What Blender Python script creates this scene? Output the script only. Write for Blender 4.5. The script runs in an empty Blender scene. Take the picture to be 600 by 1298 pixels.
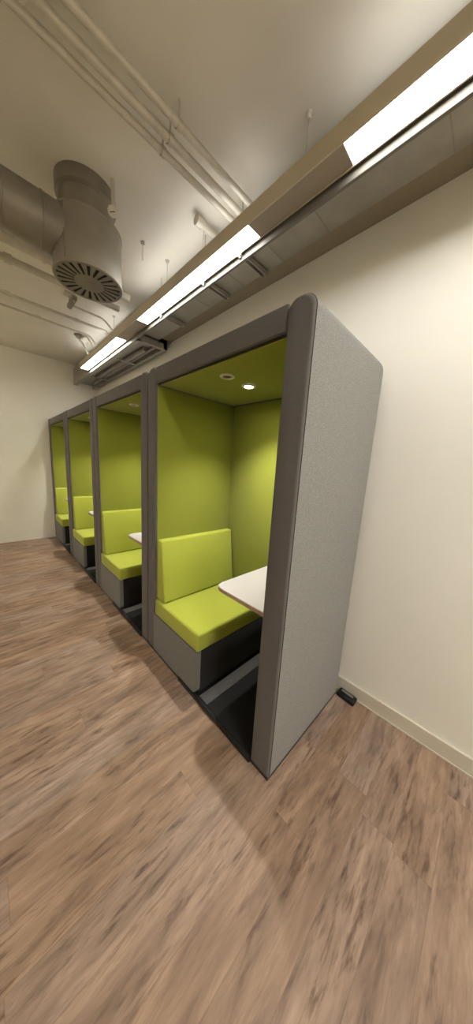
import bpy, bmesh, math, random
from mathutils import Vector, Matrix
random.seed(4)
PI = math.pi
col = bpy.context.scene.collection
R = math.radians

# ------------------------------------------------------------------ materials
def mat(name):
    m = bpy.data.materials.new(name); m.use_nodes = True
    nt = m.node_tree
    return m, nt, nt.nodes['Principled BSDF']
def lin(c):
    return tuple((x/255/12.92 if x/255 <= .04045 else ((x/255+.055)/1.055)**2.4) for x in c) + (1,)
def node(nt, t, **kw):
    n = nt.nodes.new(t)
    for k, v in kw.items():
        if k in n.inputs: n.inputs[k].default_value = v
        else: setattr(n, k, v)
    return n
def plain(name, c, rough=.6, metal=0, nscale=20, var=.12, bump=0, bscale=60, detail=4, sheen=0, spec=None):
    """base colour with a soft procedural mottling of its own plus an optional fine bump"""
    m, nt, b = mat(name); c = lin(c)
    tc = node(nt, 'ShaderNodeTexCoord')
    n = node(nt, 'ShaderNodeTexNoise', Scale=nscale, Detail=detail)
    nt.links.new(tc.outputs['Object'], n.inputs['Vector'])
    r = node(nt, 'ShaderNodeValToRGB')
    r.color_ramp.elements[0].position = .3; r.color_ramp.elements[1].position = .7
    r.color_ramp.elements[0].color = tuple(x*(1-var) for x in c[:3])+(1,)
    r.color_ramp.elements[1].color = tuple(min(1, x*(1+var)) for x in c[:3])+(1,)
    nt.links.new(n.outputs['Fac'], r.inputs['Fac'])
    nt.links.new(r.outputs['Color'], b.inputs['Base Color'])
    b.inputs['Roughness'].default_value = rough; b.inputs['Metallic'].default_value = metal
    if sheen: b.inputs['Sheen Weight'].default_value = sheen
    if spec is not None: b.inputs['Specular IOR Level'].default_value = spec
    if bump:
        n2 = node(nt, 'ShaderNodeTexNoise', Scale=bscale, Detail=3.)
        nt.links.new(tc.outputs['Object'], n2.inputs['Vector'])
        bp = node(nt, 'ShaderNodeBump', Strength=bump, Distance=.002)
        nt.links.new(n2.outputs['Fac'], bp.inputs['Height'])
        nt.links.new(bp.outputs['Normal'], b.inputs['Normal'])
    return m
def emit(name, c, s):
    m, nt, b = mat(name)
    b.inputs['Base Color'].default_value = (.8, .8, .8, 1)
    b.inputs['Emission Color'].default_value = c; b.inputs['Emission Strength'].default_value = s
    return m

def wood_planks():
    m, nt, b = mat('wood_planks')
    L = nt.links.new
    def M(op, a, b_=None, c_=None):
        n = node(nt, 'ShaderNodeMath', operation=op)
        for i, v in enumerate((a, b_, c_)):
            if v is None: continue
            if isinstance(v, (int, float)): n.inputs[i].default_value = v
            else: L(v, n.inputs[i])
        return n.outputs[0]
    tc = node(nt, 'ShaderNodeTexCoord'); sp = node(nt, 'ShaderNodeSeparateXYZ')
    L(tc.outputs['Object'], sp.inputs[0])
    x, y = sp.outputs[0], sp.outputs[1]
    xs = M('DIVIDE', M('ADD', x, 1.25), .133); ix = M('FLOOR', xs); fx = M('SUBTRACT', xs, ix)
    wn = node(nt, 'ShaderNodeTexWhiteNoise', noise_dimensions='1D'); L(ix, wn.inputs['W'])
    ys = M('ADD', M('DIVIDE', y, 1.22), M('MULTIPLY', wn.outputs['Value'], 7.3)); iy = M('FLOOR', ys); fy = M('SUBTRACT', ys, iy)
    cb = node(nt, 'ShaderNodeCombineXYZ'); L(ix, cb.inputs[0]); L(iy, cb.inputs[1])
    w2 = node(nt, 'ShaderNodeTexWhiteNoise', noise_dimensions='3D'); L(cb.outputs[0], w2.inputs['Vector'])
    sc = node(nt, 'ShaderNodeSeparateColor'); L(w2.outputs['Color'], sc.inputs[0])
    # grain, stretched along the plank, shifted per plank
    def grain(sx, sy, scale, det, dist=0.):
        c = node(nt, 'ShaderNodeCombineXYZ')
        L(M('ADD', M('MULTIPLY', x, sx), M('MULTIPLY', sc.outputs[0], 37.)), c.inputs[0])
        L(M('ADD', M('MULTIPLY', y, sy), M('MULTIPLY', sc.outputs[1], 53.)), c.inputs[1])
        n = node(nt, 'ShaderNodeTexNoise', Scale=scale, Detail=det, Distortion=dist, Roughness=.62); L(c.outputs[0], n.inputs['Vector'])
        return n.outputs['Fac']
    g1 = grain(7., 1.3, 2.2, 6., .5)      # broad streaks
    g2 = grain(30., 4.5, 2.2, 8., .35)    # fine lines
    g3 = grain(15., 2.2, 3.2, 12., .25)    # dark flecks and knots
    r1 = node(nt, 'ShaderNodeValToRGB'); L(g1, r1.inputs['Fac'])
    e = r1.color_ramp.elements; e[0].position = .3; e[1].position = .72
    e[0].color = lin((122, 98, 79)); e[1].color = lin((178, 148, 122))
    r2 = node(nt, 'ShaderNodeValToRGB'); L(g2, r2.inputs['Fac'])
    e = r2.color_ramp.elements; e[0].position = .32; e[1].position = .6
    e[0].color = (.66, .62, .58, 1); e[1].color = (1, 1, 1, 1)
    mx = node(nt, 'ShaderNodeMix', data_type='RGBA', blend_type='MULTIPLY'); mx.inputs[0].default_value = .45
    L(r1.outputs[0], mx.inputs[6]); L(r2.outputs[0], mx.inputs[7])
    r3 = node(nt, 'ShaderNodeValToRGB'); L(g3, r3.inputs['Fac'])
    e = r3.color_ramp.elements; e[0].position = .36; e[1].position = .50
    e[0].color = (.42, .36, .32, 1); e[1].color = (1, 1, 1, 1)
    mx2 = node(nt, 'ShaderNodeMix', data_type='RGBA', blend_type='MULTIPLY'); mx2.inputs[0].default_value = .85
    gm = grain(2.6, .75, 1.6, 3., .3)
    mr = node(nt, 'ShaderNodeMapRange'); L(gm, mr.inputs['Value'])
    mr.inputs['From Min'].default_value = .40; mr.inputs['From Max'].default_value = .62; mr.inputs['To Min'].default_value = .12; mr.inputs['To Max'].default_value = .95
    L(mr.outputs[0], mx2.inputs[0])
    L(mx.outputs[2], mx2.inputs[6]); L(r3.outputs[0], mx2.inputs[7])
    hs = node(nt, 'ShaderNodeHueSaturation')
    L(mx2.outputs[2], hs.inputs['Color'])
    L(M('ADD', M('MULTIPLY', sc.outputs[2], .20), .90), hs.inputs['Value'])
    L(M('ADD', M('MULTIPLY', sc.outputs[0], .22), .84), hs.inputs['Saturation'])
    # joints
    jx = M('LESS_THAN', M('MINIMUM', fx, M('SUBTRACT', 1., fx)), .008)
    jy = M('LESS_THAN', M('MINIMUM', fy, M('SUBTRACT', 1., fy)), .0012)
    j = M('MAXIMUM', jx, jy)
    mx3 = node(nt, 'ShaderNodeMix', data_type='RGBA'); L(M('MULTIPLY', j, .22), mx3.inputs[0])
    L(hs.outputs[0], mx3.inputs[6]); mx3.inputs[7].default_value = lin((78, 58, 45))
    L(mx3.outputs[2], b.inputs['Base Color'])
    b.inputs['Roughness'].default_value = .52; b.inputs['Specular IOR Level'].default_value = .35
    bp = node(nt, 'ShaderNodeBump', Strength=.25, Distance=.001); L(g2, bp.inputs['Height'])
    L(bp.outputs[0], b.inputs['Normal'])
    return m

def heather(name, c, var=.28):
    """woven wool: speckled yarn colour and a fine bump"""
    m = plain(name, c, rough=.95, nscale=230, var=var, bump=.5, bscale=420, detail=2, sheen=.15, spec=.15)
    return m

M_floor = wood_planks()
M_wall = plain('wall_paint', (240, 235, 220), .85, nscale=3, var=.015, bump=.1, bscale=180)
M_ceil = plain('ceiling_paint', (230, 224, 208), .9, nscale=2.2, var=.05, bump=.3, bscale=40)
M_skirt = plain('skirting_paint', (214, 205, 184), .45, nscale=4, var=.02)
M_grey = heather('grey_wool', (134, 131, 123), .28)
M_greyd = heather('grey_wool_smooth', (122, 119, 114), .12)
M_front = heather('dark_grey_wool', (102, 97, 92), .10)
M_bshade = heather('shaded_bench_fabric', (40, 38, 36), .15)  # grey base darkened: shade on its table side is put into the colour
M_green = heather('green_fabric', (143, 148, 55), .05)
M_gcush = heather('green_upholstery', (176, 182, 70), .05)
M_black = plain('black_carpet', (14, 13, 12), .9, nscale=90, var=.4, bump=.5, bscale=300)
M_blackm = plain('black_plastic', (16, 15, 15), .45, nscale=20, var=.1)
M_strip = plain('grey_rubber', (74, 70, 68), .7, nscale=60, var=.1)
M_white = plain('white_laminate', (192, 187, 183), .38, nscale=6, var=.01)
M_ply = plain('plywood_edge', (176, 148, 120), .6, nscale=40, var=.15)
M_whitep = plain('white_painted_metal', (214, 208, 192), .5, nscale=8, var=.02)
M_lamp = plain('pendant_housing', (196, 184, 158), .45, nscale=5, var=.02)
M_blank = plain('pendant_blanking', (150, 136, 112), .5, nscale=5, var=.02)
M_duct = plain('galvanised_steel', (158, 152, 138), .5, .35, nscale=7, var=.10, bump=.15, bscale=12)
M_ductl = plain('pale_painted_steel', (112, 107, 95), .6, .0, nscale=7, var=.05)
M_ductd = plain('dull_duct_steel', (146, 138, 124), .45, .45, nscale=9, var=.12, bump=.2, bscale=14)
M_pipe = plain('galvanised_conduit', (206, 198, 180), .42, .15, nscale=20, var=.08)
M_dark = plain('dark_void', (20, 18, 16), .8, nscale=10, var=.1)
M_silver = plain('silver_plate', (150, 148, 142), .35, .7, nscale=30, var=.05)
M_seam = plain('dark_seam', (44, 39, 34), .9, nscale=60, var=.1)
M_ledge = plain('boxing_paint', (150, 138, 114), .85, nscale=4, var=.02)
WARM = (.98, .985, 1.0, 1)
M_tube = emit('lit_diffuser', WARM, 8)
M_up = emit('lit_top_diffuser', WARM, 1.2)
M_fill = emit('fill_diffuser', WARM, 25)  # glow of the added fill pendants
M_fill_dim = emit('fill_diffuser_dim', WARM, 4)  # weak underside glow of the added left-hand fill
M_lens = emit('lit_lens', (1., .93, .78, 1), 60)

# ------------------------------------------------------------------ helpers
def link(name, bm, m, parent=None, smooth=True):
    me = bpy.data.meshes.new(name)
    bmesh.ops.recalc_face_normals(bm, faces=bm.faces)
    bm.to_mesh(me); bm.free()
    o = bpy.data.objects.new(name, me); col.objects.link(o)
    me.materials.append(m)
    if smooth:
        for p in me.polygons: p.use_smooth = True
        me.set_sharp_from_angle(angle=R(32))
    if parent: o.parent = parent
    return o
def thing(name, label, cat, loc=(0, 0, 0), group=None):
    o = bpy.data.objects.new(name, None); col.objects.link(o)
    o.location = loc; o.empty_display_size = .1
    return tag(o, label, cat, group)
def tag(o, label, cat, group=None):
    o['label'] = label; o['category'] = cat
    if group: o['group'] = group
    return o
def struct(name, bm, m):
    o = link(name, bm, m, smooth=False); o['kind'] = 'structure'; return o
def box(bm, x0, x1, y0, y1, z0, z1, bev=0, seg=2):
    r = bmesh.ops.create_cube(bm, size=1)
    vs = r['verts']
    for v in vs:
        v.co = Vector(((x0+x1)/2+v.co.x*(x1-x0), (y0+y1)/2+v.co.y*(y1-y0), (z0+z1)/2+v.co.z*(z1-z0)))
    if bev:
        es = list({e for v in vs for e in v.link_edges})
        bmesh.ops.bevel(bm, geom=es, offset=bev, segments=seg, profile=.5, affect='EDGES')
def bxo(name, m, parent, *a, **k):
    bm = bmesh.new(); box(bm, *a, **k); return link(name, bm, m, parent)
def tube(bm, pts, r, n=12, cap=True):
    """round tube along a polyline"""
    pts = [Vector(p) for p in pts]; rings = []
    t0 = (pts[1]-pts[0]).normalized()
    up = Vector((0, 0, 1)) if abs(t0.z) < .9 else Vector((1, 0, 0))
    nrm = t0.cross(up).normalized()
    for i, p in enumerate(pts):
        if i == 0: t = t0
        elif i == len(pts)-1: t = (pts[i]-pts[i-1]).normalized()
        else: t = ((pts[i]-pts[i-1]).normalized()+(pts[i+1]-pts[i]).normalized()).normalized()
        nrm = (nrm - t*nrm.dot(t)).normalized(); bn = t.cross(nrm)
        rr = r[i] if isinstance(r, (list, tuple)) else r
        rings.append([bm.verts.new(p+nrm*math.cos(2*PI*k/n)*rr+bn*math.sin(2*PI*k/n)*rr) for k in range(n)])
    for a, b in zip(rings, rings[1:]):
        for k in range(n): bm.faces.new((a[k], a[(k+1) % n], b[(k+1) % n], b[k]))
    if cap: bm.faces.new(rings[0][::-1]); bm.faces.new(rings[-1])
def tubeo(name, m, parent, pts, r, n=12):
    bm = bmesh.new(); tube(bm, pts, r, n); return link(name, bm, m, parent)
def bend(pts, rad, seg=6):
    """round the corners of a polyline"""
    pts = [Vector(p) for p in pts]; out = [pts[0]]
    for i in range(1, len(pts)-1):
        a, b, c = pts[i-1], pts[i], pts[i+1]
        u = (a-b).normalized(); v = (c-b).normalized()
        p0 = b+u*rad; p1 = b+v*rad
        for k in range(seg+1):
            s = k/seg; out.append(p0*(1-s)**2+b*2*s*(1-s)+p1*s*s)
    out.append(pts[-1]); return out
def section(x0, x1, z0, z1, rl, rr, ins=0, rb=0, n=7):
    """closed XZ outline with rounded top corners (rl left, rr right)"""
    x0 += ins; x1 -= ins; z0 += ins; z1 -= ins
    p = [(x0, z0), (x1, z0)]
    for k in range(n+1):
        a = PI/2*k/n; p.append((x1-rr+rr*math.cos(a), z1-rr+rr*math.sin(a)))
    for k in range(n+1):
        a = PI/2+PI/2*k/n; p.append((x0+rl+rl*math.cos(a), z1-rl+rl*math.sin(a)))
    return p
def loft(bm, secs):
    """secs: list of (y, outline)"""
    rings = [[bm.verts.new((x, y, z)) for x, z in o] for y, o in secs]
    n = len(rings[0])
    for a, b in zip(rings, rings[1:]):
        for k in range(n): bm.faces.new((a[k], a[(k+1) % n], b[(k+1) % n], b[k]))
    bm.faces.new(rings[0]); bm.faces.new(rings[-1][::-1])
def prism(bm, outline, z0, z1, bev=0):
    """XY outline pulled up in Z"""
    lo = [bm.verts.new((x, y, z0)) for x, y in outline]; hi = [bm.verts.new((x, y, z1)) for x, y in outline]
    n = len(lo)
    bm.faces.new(lo[::-1]); t = bm.faces.new(hi)
    for k in range(n): bm.faces.new((lo[k], lo[(k+1) % n], hi[(k+1) % n], hi[k]))
    if bev: bmesh.ops.bevel(bm, geom=list(t.edges), offset=bev, segments=2, affect='EDGES')
def ring(bm, c, ri, ro, z0, z1, n=32):
    vs = []
    for k in range(n):
        a = 2*PI*k/n; ca, sa = math.cos(a), math.sin(a)
        vs.append([bm.verts.new((c[0]+r*ca, c[1]+r*sa, z)) for r, z in ((ri, z0), (ro-.004, z0), (ro, z0+.003), (ro, z1), (ri, z1))])
    for k in range(n):
        a, b = vs[k], vs[(k+1) % n]
        for j in range(5): bm.faces.new((a[j], b[j], b[(j+1) % 5], a[(j+1) % 5]))

# ------------------------------------------------------------------ the room
XL, XR, YB, YF, ZC = -5.092, 4.2, .819, -3.6, 3.10
bm = bmesh.new(); box(bm, XL-.1, XR+.1, YF-.1, YB+.1, -.1, 0); struct('floor', bm, M_floor)
bm = bmesh.new(); box(bm, XL-.1, XR+.1, YF-.1, YB+.1, ZC, ZC+.1); struct('ceiling', bm, M_ceil)
bm = bmesh.new(); box(bm, XL-.1, XL, YF-.1, YB+.1, 0, ZC); struct('wall_left', bm, M_wall)
bm = bmesh.new(); box(bm, XR, XR+.1, YF-.1, YB+.1, 0, ZC); struct('wall_right', bm, M_wall)
bm = bmesh.new(); box(bm, XL, XR, YB, YB+.1, 0, ZC); struct('wall_back', bm, M_wall)
bm = bmesh.new(); box(bm, XL, XR, YF-.1, YF, 0, ZC); struct('wall_front', bm, M_wall)
# skirting with a rounded nose and a pale bead along the floor
bm = bmesh.new(); box(bm, XL, XR, YB-.016, YB, .006, .096, bev=.004); box(bm, XL, XR, YB-.021, YB-.015, 0, .007)
struct('baseboard_back', bm, M_skirt)
# boxed-in ledge where the ceiling services meet the back wall
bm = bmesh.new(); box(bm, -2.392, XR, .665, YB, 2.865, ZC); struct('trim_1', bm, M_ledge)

# ------------------------------------------------------------------ the booths
W, D, H, T = 1.2698, .7585, 2.105, .117
hx = W/2
def Y(y): return y-D/2
def side_panel(root, sgn):
    x_out, x_in = (hx-.0035)*sgn, (hx-T)*sgn
    x0, x1 = min(x_out, x_in), max(x_out, x_in)
    ro, ri = .052, .040
    rl, rr = (ro, ri) if sgn < 0 else (ri, ro)
    secs = []
    for k in range(5):
        a = PI/2*(1-k/4); secs.append((Y(.014*(1-math.sin(a))), section(x0, x1, .022, H, rl, rr, .012*(1-math.cos(a)))))
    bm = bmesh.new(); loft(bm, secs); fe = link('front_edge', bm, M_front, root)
    secs = [secs[-1]]
    secs.append((Y(.70), section(x0, x1, .022, H, rl, rr)))
    secs.append((Y(.7265), section(x0, x1, .022, H-.004, rl, rr)))
    bm = bmesh.new(); loft(bm, secs)
    p = link('side_panel', bm, M_grey, root)
    # piping that closes the front face against the long side
    pts = [(x_out*1.0005, Y(.015), .03)]
    s = section(x0, x1, .022, H, rl, rr)
    arc = s[2:10] if sgn > 0 else s[10:18][::-1]
    pts += [(x, Y(.015), z) for x, z in arc]
    arc2 = s[10:18] if sgn > 0 else s[2:10][::-1]
    pts += [(x, Y(.015), z) for x, z in arc2]
    tubeo('piping', M_seam, p, pts, .0022, 6)
    return p
def make_booth():
    root = thing('office_booth', 'x', 'booth', (0, 0, 0), 'row of grey and green office booths')
    for s in (-1, 1): side_panel(root, s)
    # back panel with its own seam, its top edge rounded over
    secs = []
    rt = .030
    for k in range(6):
        a = PI/2*k/5; secs.append((Y(.729+rt*math.sin(a)-.001), section(-hx+.0035, hx-.0035, .022, H-.004-rt*(1-math.cos(a)), .05, .05, .004*(1-math.cos(a)))))
    bm = bmesh.new(); loft(bm, secs); link('back_panel', bm, M_grey, root)
    # roof slab whose front is the header
    bx0, bx1 = -hx+T+.002, hx-T-.002
    bm = bmesh.new()
    secs = []
    for k in range(5):
        a = PI/2*(1-k/4); secs.append((Y(.004+.010*(1-math.sin(a))), section(bx0, bx1, 2.003, H-.006, .006, .006, .005*(1-math.cos(a)))))
    secs.append((Y(.727), section(bx0, bx1, 2.003, H-.006, .006, .006)))
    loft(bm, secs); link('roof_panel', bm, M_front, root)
    # green lining: side, side, back, ceiling
    for s in (-1, 1):
        x = s*(hx-T)
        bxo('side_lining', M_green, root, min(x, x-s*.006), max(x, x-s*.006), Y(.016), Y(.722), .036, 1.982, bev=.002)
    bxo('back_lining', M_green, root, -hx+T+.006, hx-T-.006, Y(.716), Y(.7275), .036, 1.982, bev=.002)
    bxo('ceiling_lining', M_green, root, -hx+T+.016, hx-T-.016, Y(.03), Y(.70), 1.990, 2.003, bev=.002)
    bm = bmesh.new()
    box(bm, -hx+T+.0005, hx-T-.0005, Y(.020), Y(.7275), 1.9965, 2.0029)
    link('shadow_gap', bm, M_dark, root)
    # base: black plinth, carpeted floor, rubber strip
    bxo('plinth', M_blackm, root, -hx+.006, hx-.006, Y(.006), Y(D-.006), 0, .022)
    bm = bmesh.new(); box(bm, -hx+T, hx-T, Y(.002), Y(.72), .022, .036, bev=.003)
    link('floor_panel', bm, M_black, root)
    bxo('threshold', M_blackm, root, -hx+T+.36, hx-T, Y(-.008), Y(.006), .004, .038, bev=.003)
    bx = lambda X: X+W/2
    bxo('floor_strip', M_strip, root, bx(-.570), bx(-.490), Y(.012), Y(.716), .036, .0385, bev=.001)
    # bench
    lx0, lx1 = -hx+T+.006, bx(-.592)
    zs0, zs1 = .335, .462
    bm = bmesh.new()           # end board with the rounded lower corner
    rb = .055; o = [(lx0-.012, zs0), (lx0-.012, .028)]
    for k in range(9):
        a = -PI/2+PI/2*k/8; o.append((lx1-rb+rb*math.cos(a), .028+rb+rb*math.sin(a)))
    o.append((lx1, zs0))
    secs = [(Y(-.004), [(x+(lx0-x)*.01, z*.99+.002) for x, z in o]), (Y(.002), o), (Y(.03), o)]
    rings_ = secs; loft(bm, secs); link('bench_end_board', bm, M_greyd, root)
    bxo('bench_base', M_bshade, root, lx0, lx1-.004, Y(.03), Y(.716), .036, zs0, bev=.004)
    bm = bmesh.new(); box(bm, lx0, lx1+.004, Y(-.003), Y(.716), zs0+.001, zs1, bev=.016, seg=4)
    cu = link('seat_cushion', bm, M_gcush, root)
    tubeo('piping', M_gcush, cu, [(lx1-.010, Y(.002), zs1-.003), (lx1-.010, Y(.70), zs1-.003)], .0025, 6)
    # wedge backrest
    bm = bmesh.new()
    bz0, bz1 = zs1+.003, .930
    o = [(lx0, bz0), (lx0+.122, bz0), (lx0+.062, bz1), (lx0, bz1)]
    lo = [bm.verts.new((x, Y(.012), z)) for x, z in o]; hi = [bm.verts.new((x, Y(.708), z)) for x, z in o]
    bm.faces.new(lo); bm.faces.new(hi[::-1])
    for k in range(4): bm.faces.new((lo[k], lo[(k+1) % 4], hi[(k+1) % 4], hi[k]))
    bmesh.ops.bevel(bm, geom=list(bm.edges), offset=.016, segments=4, profile=.5, affect='EDGES')
    br = link('backrest', bm, M_gcush, root)
    tubeo('piping', M_gcush, br, [(lx0+.119, Y(.0165), bz0+.02), (lx0+.062, Y(.0165), bz1-.018)], .0022, 6)
    # table fixed to the right-hand wall
    tx0, tx1, ty0, ty1, tz = bx(-.497), hx-T-.006, .035, .716, .820
    def outl(g):
        r_ = .055; o = [(tx1, Y(ty0)-g), (tx1, Y(ty1)), (tx0-g, Y(ty1))]
        for k in range(9):
            a = PI+PI/2*k/8; o.append((tx0+r_+(r_+g)*math.cos(a), Y(ty0)+r_+(r_+g)*math.sin(a)))
        return o
    bm = bmesh.new(); prism(bm, outl(0), tz-.024, tz, .0015); tb = link('tabletop', bm, M_white, root)
    bm = bmesh.new(); prism(bm, outl(.0012), tz-.0225, tz-.0025); e = link('edge_band', bm, M_ply, tb); e['label'] = 'pale plywood table edge'
    for yy in (.17, .58):
        bm = bmesh.new(); box(bm, tx1-.30, tx1, Y(yy), Y(yy+.03), tz-.036, tz-.024, bev=.002)
        box(bm, tx1-.012, tx1, Y(yy), Y(yy+.03), tz-.26, tz-.034, bev=.002)
        tube(bm, [(tx1-.24, Y(yy+.015), tz-.034), (tx1-.008, Y(yy+.015), tz-.24)], .008, 8)
        link('table_bracket', bm, M_blackm, root)
    # downlights in the ceiling
    for i, (x, y) in enumerate(((bx(-.634), .172), (bx(-.653), .372))):
        bm = bmesh.new(); ring(bm, (x, Y(y)), .028, .044, 1.982, 1.9915); q = link('downlight', bm, M_whitep, root)
        bm = bmesh.new(); bmesh.ops.create_circle(bm, cap_ends=True, radius=.029, segments=24, matrix=Matrix.Translation((x, Y(y), 1.9885)))
        if i: link('lens', bm, M_lens, q); q['label'] = 'lit downlight'
        else:
            link('lens', bm, M_strip, q); q['label'] = 'unlit downlight with a white ring'
    return root
booth = make_booth()
labels = ['nearest and largest lime-lined grey booth, its whole grey side panel in view',
          'grey and lime green booth directly behind the nearest one, second in the row',
          'grey and lime green booth third in the row, with one booth beyond it',
          'farthest and smallest grey and lime green booth, standing against the end wall']
def copy_tree(o, parent=None):
    c = o.copy(); col.objects.link(c); c.parent = parent
    for ch in kids[o.name]: copy_tree(ch, c)
    return c
kids = {}
for o in list(bpy.data.objects): kids.setdefault(o.name, [])
for o in list(bpy.data.objects):
    if o.parent: kids[o.parent.name].append(o)
booths = [booth]
for i in range(3): booths.append(copy_tree(booth))
for i, b in enumerate(booths):
    b.location = (-hx-i*W, D/2, 0); b['label'] = labels[i]
    L = bpy.data.lights.new('downlight_lamp', 'SPOT'); L.energy = 25; L.color = (1., .97, .92)
    L.spot_size = R(108); L.spot_blend = 1; L.shadow_soft_size = .022
    lo = bpy.data.objects.new('downlight_lamp', L); col.objects.link(lo); lo.parent = b
    lo.location = (-.653+hx, .372-D/2, 1.982)

# ------------------------------------------------------------------ small black unit on the floor behind the nearest booth
t = thing('power_unit', 'small black rectangular unit with a silver slot on the floor by the skirting', 'power unit', (.062, .765, 0))
bm = bmesh.new(); box(bm, -.058, .058, -.030, .032, 0, .030, bev=.007, seg=3); link('case', bm, M_blackm, t)
bm = bmesh.new(); box(bm, -.050, .050, -.010, .026, .030, .034, bev=.003); link('raised_rim', bm, M_blackm, t)
bxo('silver_plate', M_silver, t, -.040, .038, -.001, .017, .0335, .0355, bev=.001)
t.rotation_euler.z = R(-4)

# ------------------------------------------------------------------ linear pendant lamp
def pendant(label, LY, LZ, LX0, LX1, segs, wires, tube_m, up_m):
    t = thing('linear_pendant_lamp', label, 'lamp', (0, LY, LZ))
    hw = .058
    bm = bmesh.new()
    box(bm, LX0, LX1, -hw, -hw+.006, 0, .082); box(bm, LX0, LX1, hw-.006, hw, 0, .082)
    box(bm, LX0, LX0+.006, -hw, hw, 0, .082); box(bm, LX1-.006, LX1, -hw, hw, 0, .082)
    box(bm, LX0, LX1, -hw+.006, hw-.006, .03, .060)
    link('housing', bm, M_lamp, t, smooth=False)
    ed = [LX0]+[v for s in segs for v in s]+[LX1]
    for k in range(0, len(ed), 2):
        bxo('blanking_plate', M_blank, t, ed[k]+(.006 if k == 0 else .002), ed[k+1]-(.006 if k == len(ed)-2 else .002), -hw+.006, hw-.006, .003, .010)
    for a, b_ in segs:
        bxo('diffuser', tube_m, t, a, b_, -hw+.007, hw-.007, .005, .013)
        bxo('top_diffuser', up_m, t, a, b_, -hw+.010, hw-.010, .062, .070)
    for x in wires:
        w = tubeo('suspension_wire', M_pipe, t, [(x, 0, .05), (x, 0, ZC-LZ-.012)], .0022, 6)
        bm = bmesh.new(); tube(bm, [(x, 0, ZC-LZ-.02), (x, 0, ZC-LZ)], [.010, .018], 12); link('ceiling_cup', bm, M_whitep, w)
    return t
pendant('long straight pendant lamp with lit white diffusers hanging above the booths', .345, 2.80, -4.145, 3.9,
        [(-4.11, -2.645), (-2.11, -.667), (-.13, 1.32), (1.86, 3.31)], (-3.9, -2.85, -1.64, -1.15, -.35, .75, 1.6, 3.0), M_tube, M_up)
pendant('added out-of-view fill light shaped as a pendant, parallel to the lamp above the booths', -.50, 2.80, .92, 4.05,
        [(1.00, 2.45), (2.55, 4.00)], (1.2, 2.3, 3.4), M_fill, M_up)  # unseen, added to brighten the back wall and the near side panel
pendant('added out-of-view fill light shaped as a pendant, over the open floor in front of the booths', -2.4, 2.80, -4.3, -1.75,
        [(-4.25, -3.05), (-3.0, -1.8)], (-3.8, -2.7, -2.0), M_fill_dim, M_fill)  # unseen, added to lift the left wall and the far ceiling

# ------------------------------------------------------------------ rectangular ducts along the back wall
DX = -2.395
t = thing('air_duct', 'long flat-bottomed pale steel air duct running along the wall above the booths', 'duct', (.6, .552, 2.832))
x0, x1 = DX-.6, XR-.6
bxo('casing', M_duct, t, x0, x1, -.118, .113, 0, .20, bev=.003)
for X in (-1.9, -1.46, -1.05, -.69, -.373, .18, .8, 1.5, 2.2, 3.0):
    bxo('joint', M_ductd, t, X-.6-.003, X-.6+.003, -.1195, .1145, -.0015, .2015)
bxo('edge_rail', M_ductl, t, x0+.005, x1, -.135, -.119, -.064, .03, bev=.002)
t = thing('air_duct', 'boxed grey duct section with a framed open underside beside the end wall', 'duct', (XL+1.35, .6, 2.79))
bx0, bx1 = XL-t.location.x, DX-t.location.x-.002
bm = bmesh.new(); box(bm, bx0, bx1, -.176, .17, .03, .25, bev=.002); link('casing', bm, M_duct, t)
bm = bmesh.new(); f = .045
box(bm, bx0, bx1, -.182, -.176, -.025, .06); box(bm, bx0, bx1, -.176, -.176+f, -.025, -.019)
box(bm, bx0, bx1, .17-f, .17, -.025, .03); box(bm, bx1-.006, bx1, -.176, .17, -.025, .10); box(bm, bx1-f, bx1-.006, -.176, .17-f, -.025, -.019)
for X in (-1.9+1.35, 0.55): box(bm, X, X+.04, -.176, .17-f, -.024, -.017)
link('underside_frame', bm, M_duct, t, smooth=False)
for i in range(2):
    for j in range(2):
        bm = bmesh.new(); bmesh.ops.create_uvsphere(bm, u_segments=8, v_segments=6, radius=.006, matrix=Matrix.Translation((bx1, -.08+.035*i, .02+.035*j))); link('bolt', bm, M_silver, t)
tubeo('inner_pipe', M_ductd, t, [(bx0+.7, .0, .01), (bx1-.25, .02, .01)], .032, 14)
tubeo('inner_pipe', M_ductd, t, [(bx0+.3, .075, .012), (bx1-.1, .075, .012)], .020, 12)

# slotted channels that carry the duct
def channel(x, where, y0=.436, y1=.655, z=2.829):
    t = thing('support_channel', where, 'support channel', (x, (y0+y1)/2, z))
    h = (y1-y0)/2
    bm = bmesh.new()
    for s in (-1, 1): box(bm, s*.018-.002, s*.018+.002, -h, h, -.028, 0); box(bm, s*.018-(.007 if s > 0 else 0), s*.018+(.007 if s < 0 else 0), -h, h, -.0285, -.0255)
    box(bm, -.020, .020, -h, h, -.003, 0)
    link('channel', bm, M_duct, t, smooth=False)
    for s in (-1,):
        r_ = tubeo('threaded_rod', M_pipe, t, [(0, -h-.026, -.034), (0, -h-.026, ZC-z)], .004, 8)
        bxo('end_clip', M_pipe, t, -.016, .016, -h-.036, -h+.012, -.034, -.027, bev=.001)
        bm = bmesh.new(); tube(bm, [(0, -h-.026, -.046), (0, -h-.026, -.034)], .009, 6); link('nut', bm, M_silver, r_)
chx = [(-1.86, 'leftmost and farthest of the three slotted steel channels under the air duct'),
       (-1.22, 'middle one of the three slotted steel channels under the air duct'),
       (-.84, 'rightmost and nearest of the three slotted steel channels under the air duct')]
for x, l in chx: channel(x, l)

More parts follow.
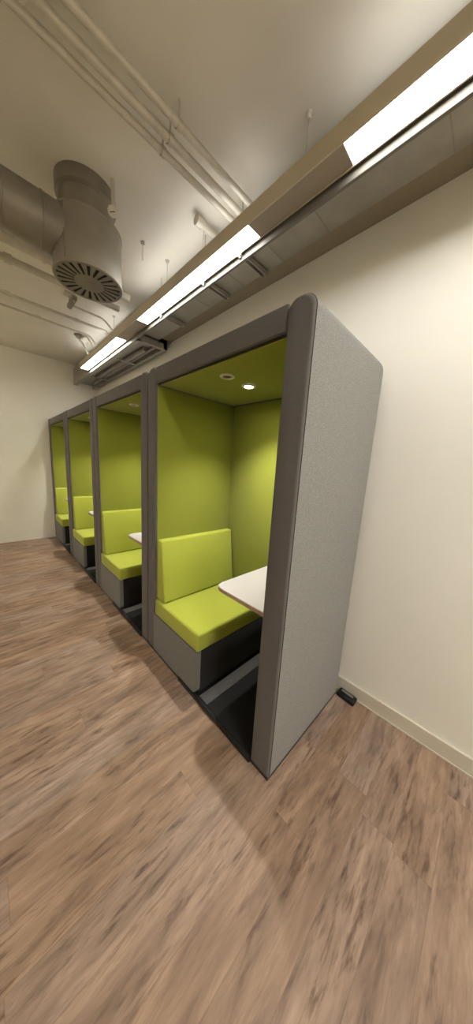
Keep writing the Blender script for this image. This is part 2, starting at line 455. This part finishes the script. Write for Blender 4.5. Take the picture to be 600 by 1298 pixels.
# ------------------------------------------------------------------ round swirl diffuser on its plenum, with the round duct that feeds it
CX, CY, CZ = -1.535, -.268, 2.60
t = thing('swirl_air_diffuser', 'round metal ceiling air diffuser with radial black slots in a drum housing', 'air diffuser', (CX, CY, CZ))
r0 = .198
bm = bmesh.new()
n = 48
prof = [(r0-.004, 0), (r0, .004), (r0, .012), (r0-.004, .016), (r0-.004, .285), (r0, .289), (r0, .297), (r0-.006, .300), (0, .300)]
def lathe(bm, prof, n, cx=0, cy=0):
    rings = []
    for r_, z in prof:
        if r_ == 0: rings.append([bm.verts.new((cx, cy, z))]*n)
        else: rings.append([bm.verts.new((cx+r_*math.cos(2*PI*k/n), cy+r_*math.sin(2*PI*k/n), z)) for k in range(n)])
    for a, b in zip(rings, rings[1:]):
        for k in range(n):
            vs = []
            for v in (a[k], a[(k+1) % n], b[(k+1) % n], b[k]):
                if v not in vs: vs.append(v)
            if len(vs) > 2: bm.faces.new(vs)
lathe(bm, prof, n); link('drum', bm, M_duct, t)
bm = bmesh.new(); lathe(bm, [(0, .004), (r0-.006, .004), (r0-.006, .010), (0, .010)], n); link('face_backing', bm, M_dark, t)
# face plate: hub, rim and the fins between the slots
bm = bmesh.new()
NS = 22; ri, ro = .085, .178
lathe(bm, [(0, -.003), (.020, -.003), (.024, 0), (ri, 0), (ri, .0035), (0, .0035)], 44)
lathe(bm, [(ro, 0), (r0-.005, 0), (r0-.001, .003), (ro, .0035), (ro, 0)], 44)
for k in range(NS):
    a = 2*PI*(k+.5)/NS
    def P(r_, w, z): return Vector((r_*math.cos(a)-w*math.sin(a), r_*math.sin(a)+w*math.cos(a), z))
    wi, wo = 2*PI*ri/NS*.25, 2*PI*ro/NS*.30
    lo = [bm.verts.new(P(ri-.002, -wi, 0)), bm.verts.new(P(ro+.002, -wo, 0)), bm.verts.new(P(ro+.002, wo, 0)), bm.verts.new(P(ri-.002, wi, 0))]
    hi = [bm.verts.new(v.co+Vector((0, 0, .0035))) for v in lo]
    bm.faces.new(lo[::-1]); bm.faces.new(hi)
    for j in range(4): bm.faces.new((lo[j], lo[(j+1) % 4], hi[(j+1) % 4], hi[j]))
link('face_plate', bm, M_ductd, t, smooth=False)
sp = tubeo('seam_strip', M_ductd, t, [(r0*.60, -r0*.79, .018), (r0*.60, -r0*.79, .283)], .003, 6)
bm = bmesh.new(); lathe(bm, [(.15, .300), (.15, .42), (.165, .43), (.165, ZC-CZ)], 40); link('spigot', bm, M_ductd, t)

DR, DZ = .128, 2.800
t = thing('round_air_duct', 'fat round steel air duct feeding the drum of the swirl diffuser', 'duct', (CX, -1.9, DZ))
bm = bmesh.new()
ya, yb = YF+1.9, CY-(-1.9)-.12
rot = Matrix.Rotation(R(-90), 4, 'X')
def lathe_y(bm, prof, n=40):
    rings = [[bm.verts.new((r_*math.cos(2*PI*k/n), y, r_*math.sin(2*PI*k/n))) for k in range(n)] for y, r_ in prof]
    for a, b in zip(rings, rings[1:]):
        for k in range(n): bm.faces.new((a[k], a[(k+1) % n], b[(k+1) % n], b[k]))
lathe_y(bm, [(ya, DR), (yb, DR)])
for v in bm.verts:      # saddle cut against the drum
    if v.co.y > 0: v.co.y = CY+1.9-math.sqrt((r0-.002)**2-v.co.x**2)
link('duct_tube', bm, M_ductd, t)
for y in (yb-.13, yb-.30, yb-1.2):
    bm = bmesh.new(); lathe_y(bm, [(y, DR), (y+.002, DR+.004), (y+.008, DR+.004), (y+.010, DR)]); link('swaged_joint', bm, M_ductd, t)
for y in (-1.2, .2):
    bm = bmesh.new(); lathe_y(bm, [(y, DR+.001), (y, DR+.005), (y+.025, DR+.005), (y+.025, DR+.001)]); h_ = link('hanger_strap', bm, M_pipe, t)
    tubeo('hanger_rod', M_pipe, h_, [(0, y+.012, DR+.002), (0, y+.012, ZC-DZ)], .005, 8)

# gauge on a short pipe above the drum
g = thing('dial_gauge', 'small round white dial gauge on a short pipe beside the drum', 'gauge', (-1.318, -.189, 2.93))
gb = bmesh.new(); d = Vector((.55, -.30, -.78)).normalized()
tube(gb, [Vector((0, 0, 0)), d*.018], .026, 24); o = link('dial', gb, M_whitep, g)
tubeo('needle', M_dark, o, [d*.019+Vector((.010, .012, .003)), d*.019+Vector((-.010, -.012, -.003))], .0016, 6)
tubeo('stem', M_pipe, g, bend([(0, 0, .004), (-.02, .01, .05), (-.02, .01, ZC-2.93)], .01), .012, 10)

# ------------------------------------------------------------------ pipes and conduits under the ceiling
def pipe(name, label, cat, pts, r, m=M_pipe, cps=(), rad=.05, clips=()):
    base = Vector(pts[0]); t = thing(name, label, cat, base)
    rel = [Vector(p)-base for p in pts]
    tubeo('tube', m, t, bend(rel, rad) if len(rel) > 2 else rel, r, 14)
    for y in cps:      # couplings along a run in Y
        tubeo('coupling', M_pipe, t, [Vector((0, y-.025, 0)), Vector((0, y+.025, 0))], r*1.35, 14)
    for y in clips:    # saddle and rod to the ceiling
        c = tubeo('saddle_clip', M_pipe, t, [Vector((0, y-.010, 0)), Vector((0, y+.010, 0))], r*1.25, 14)
        tubeo('clip_rod', M_pipe, c, [Vector((0, y, r)), Vector((0, y, ZC-base.z))], .005, 8)
    return t
ys = YF+.01
pipe('water_pipe', 'thickest pale pipe just below the round duct, passing behind the drum', 'pipe', [(-2.21, ys, 3.0), (-2.21, .26, 3.0)], .036, clips=(2.2, 3.2))
pipe('water_pipe', 'grey pipe second out from the round duct, with a dark strap near the left edge', 'pipe', [(-2.47, ys, 3.0), (-2.47, .26, 3.0)], .027, M_pipe, cps=(2.1, 3.0), clips=(2.7,))
pipe('conduit', 'slim conduit with a round coupling, third out from the round duct', 'pipe', [(-3.07, ys, 3.0), (-3.07, .34, 3.0), (-3.07, .35, 2.884)], .014, cps=(3.02, 3.6), clips=(2.6,), rad=.04)
pipe('conduit', 'thinnest conduit running nearest to the end wall', 'pipe', [(-3.35, ys, 3.0), (-3.37, .24, 3.0), (-3.37, .33, 2.884)], .011, cps=(3.3,), rad=.05)
pipe('conduit', 'short bent conduit curving down from the trapeze bracket towards the lamp', 'pipe', [(-2.85, -.10, 3.03), (-2.86, .24, 3.03), (-2.80, .35, 2.884)], .010, rad=.06)
pipe('conduit', 'conduit with a hooked bend leaving the round junction box', 'pipe', [(-3.70, .21, 3.06), (-3.55, .25, 3.06), (-3.50, .33, 2.884)], .011, rad=.05)
pipe('conduit', 'vertical white conduit dropping from the round junction box to the lamp end', 'pipe', [(-3.745, .20, 3.06), (-3.745, .24, 3.03), (-3.745, .32, 2.884)], .012, M_whitep, rad=.03)
t = thing('junction_box', 'small round junction box on the ceiling by the end of the lamp', 'junction box', (-3.72, .20, ZC))
bm = bmesh.new(); lathe(bm, [(0, -.035), (.038, -.035), (.042, -.03), (.042, 0)], 24); link('body', bm, M_duct, t)
bm = bmesh.new(); lathe(bm, [(.058, -.006), (.062, -.003), (.062, 0)], 24); lathe(bm, [(0, -.006), (.058, -.006)], 24); link('base_plate', bm, M_ductd, t)
# trapeze bracket
t = thing('trapeze_bracket', 'short steel trapeze bracket just below the rim of the swirl diffuser', 'bracket', (-2.80, -.10, 3.0))
bxo('cross_bar', M_ductd, t, -.03, .20, -.02, .02, -.02, .012, bev=.002)
for x in (-.01, .17):
    tubeo('rod', M_pipe, t, [(x, 0, -.035), (x, 0, ZC-3.0)], .006, 8)
bxo('mounting_plate', M_pipe, t, -.05, .05, -.045, .045, .088, .1, bev=.002)
for i, (x, r_, l) in enumerate(((-.905, .016, 'leftmost of three parallel conduits crossing above the lamp near the top'),
                    (-.835, .018, 'middle of three parallel conduits crossing above the lamp near the top'),
                    (-.755, .016, 'rightmost of three parallel conduits crossing above the lamp near the top'))):
    pipe('conduit', l, 'pipe', [(x, ys, 3.01), (x, .40, 3.01)], r_, clips=(3.5, 2.6))
pipe('conduit_stub', 'short open-ended conduit stub on the ceiling beside the lamp wire', 'pipe', [(-1.125, .27, 3.06), (-1.125, .43, 3.06)], .022, cps=(.02,))
t = thing('ceiling_hook', 'small ceiling hook with a thin wire between the drum and the lamp', 'hook', (-1.62, .13, ZC))
tubeo('wire', M_pipe, t, [(0, 0, 0), (0, .0, -.12)], .003, 6)
bm = bmesh.new(); tube(bm, [(0, 0, -.012), (0, 0, 0)], .014, 12); link('plate', bm, M_ductd, t)

# ------------------------------------------------------------------ camera
cam = bpy.data.cameras.new('camera'); co = bpy.data.objects.new('camera', cam); col.objects.link(co)
Rt = Vector((0.6963551, 0.71523143, 0.05944391)); U = Vector((-0.16603227, 0.07996237, 0.98287298)).normalized()
F = Vector((-0.69822838, 0.69429822, -0.17443371))
mtx = Matrix((Rt, U, -F)).transposed().to_4x4(); mtx.translation = Vector((.5352, -.8522, 1.4884))
co.matrix_world = mtx
cam.sensor_fit = 'VERTICAL'; cam.sensor_height = 24; cam.lens = 24*322.886/1298
cam.clip_start = .02; cam.clip_end = 60
sc = bpy.context.scene; sc.camera = co
w = bpy.data.worlds.new('world'); sc.world = w; w.use_nodes = True
w.node_tree.nodes['Background'].inputs[0].default_value = (.02, .02, .02, 1)
sc.view_settings.view_transform = 'Standard'; sc.view_settings.look = 'None'
sc.view_settings.gamma = 1; sc.view_settings.use_curve_mapping = False
sc.view_settings.exposure = 1.6
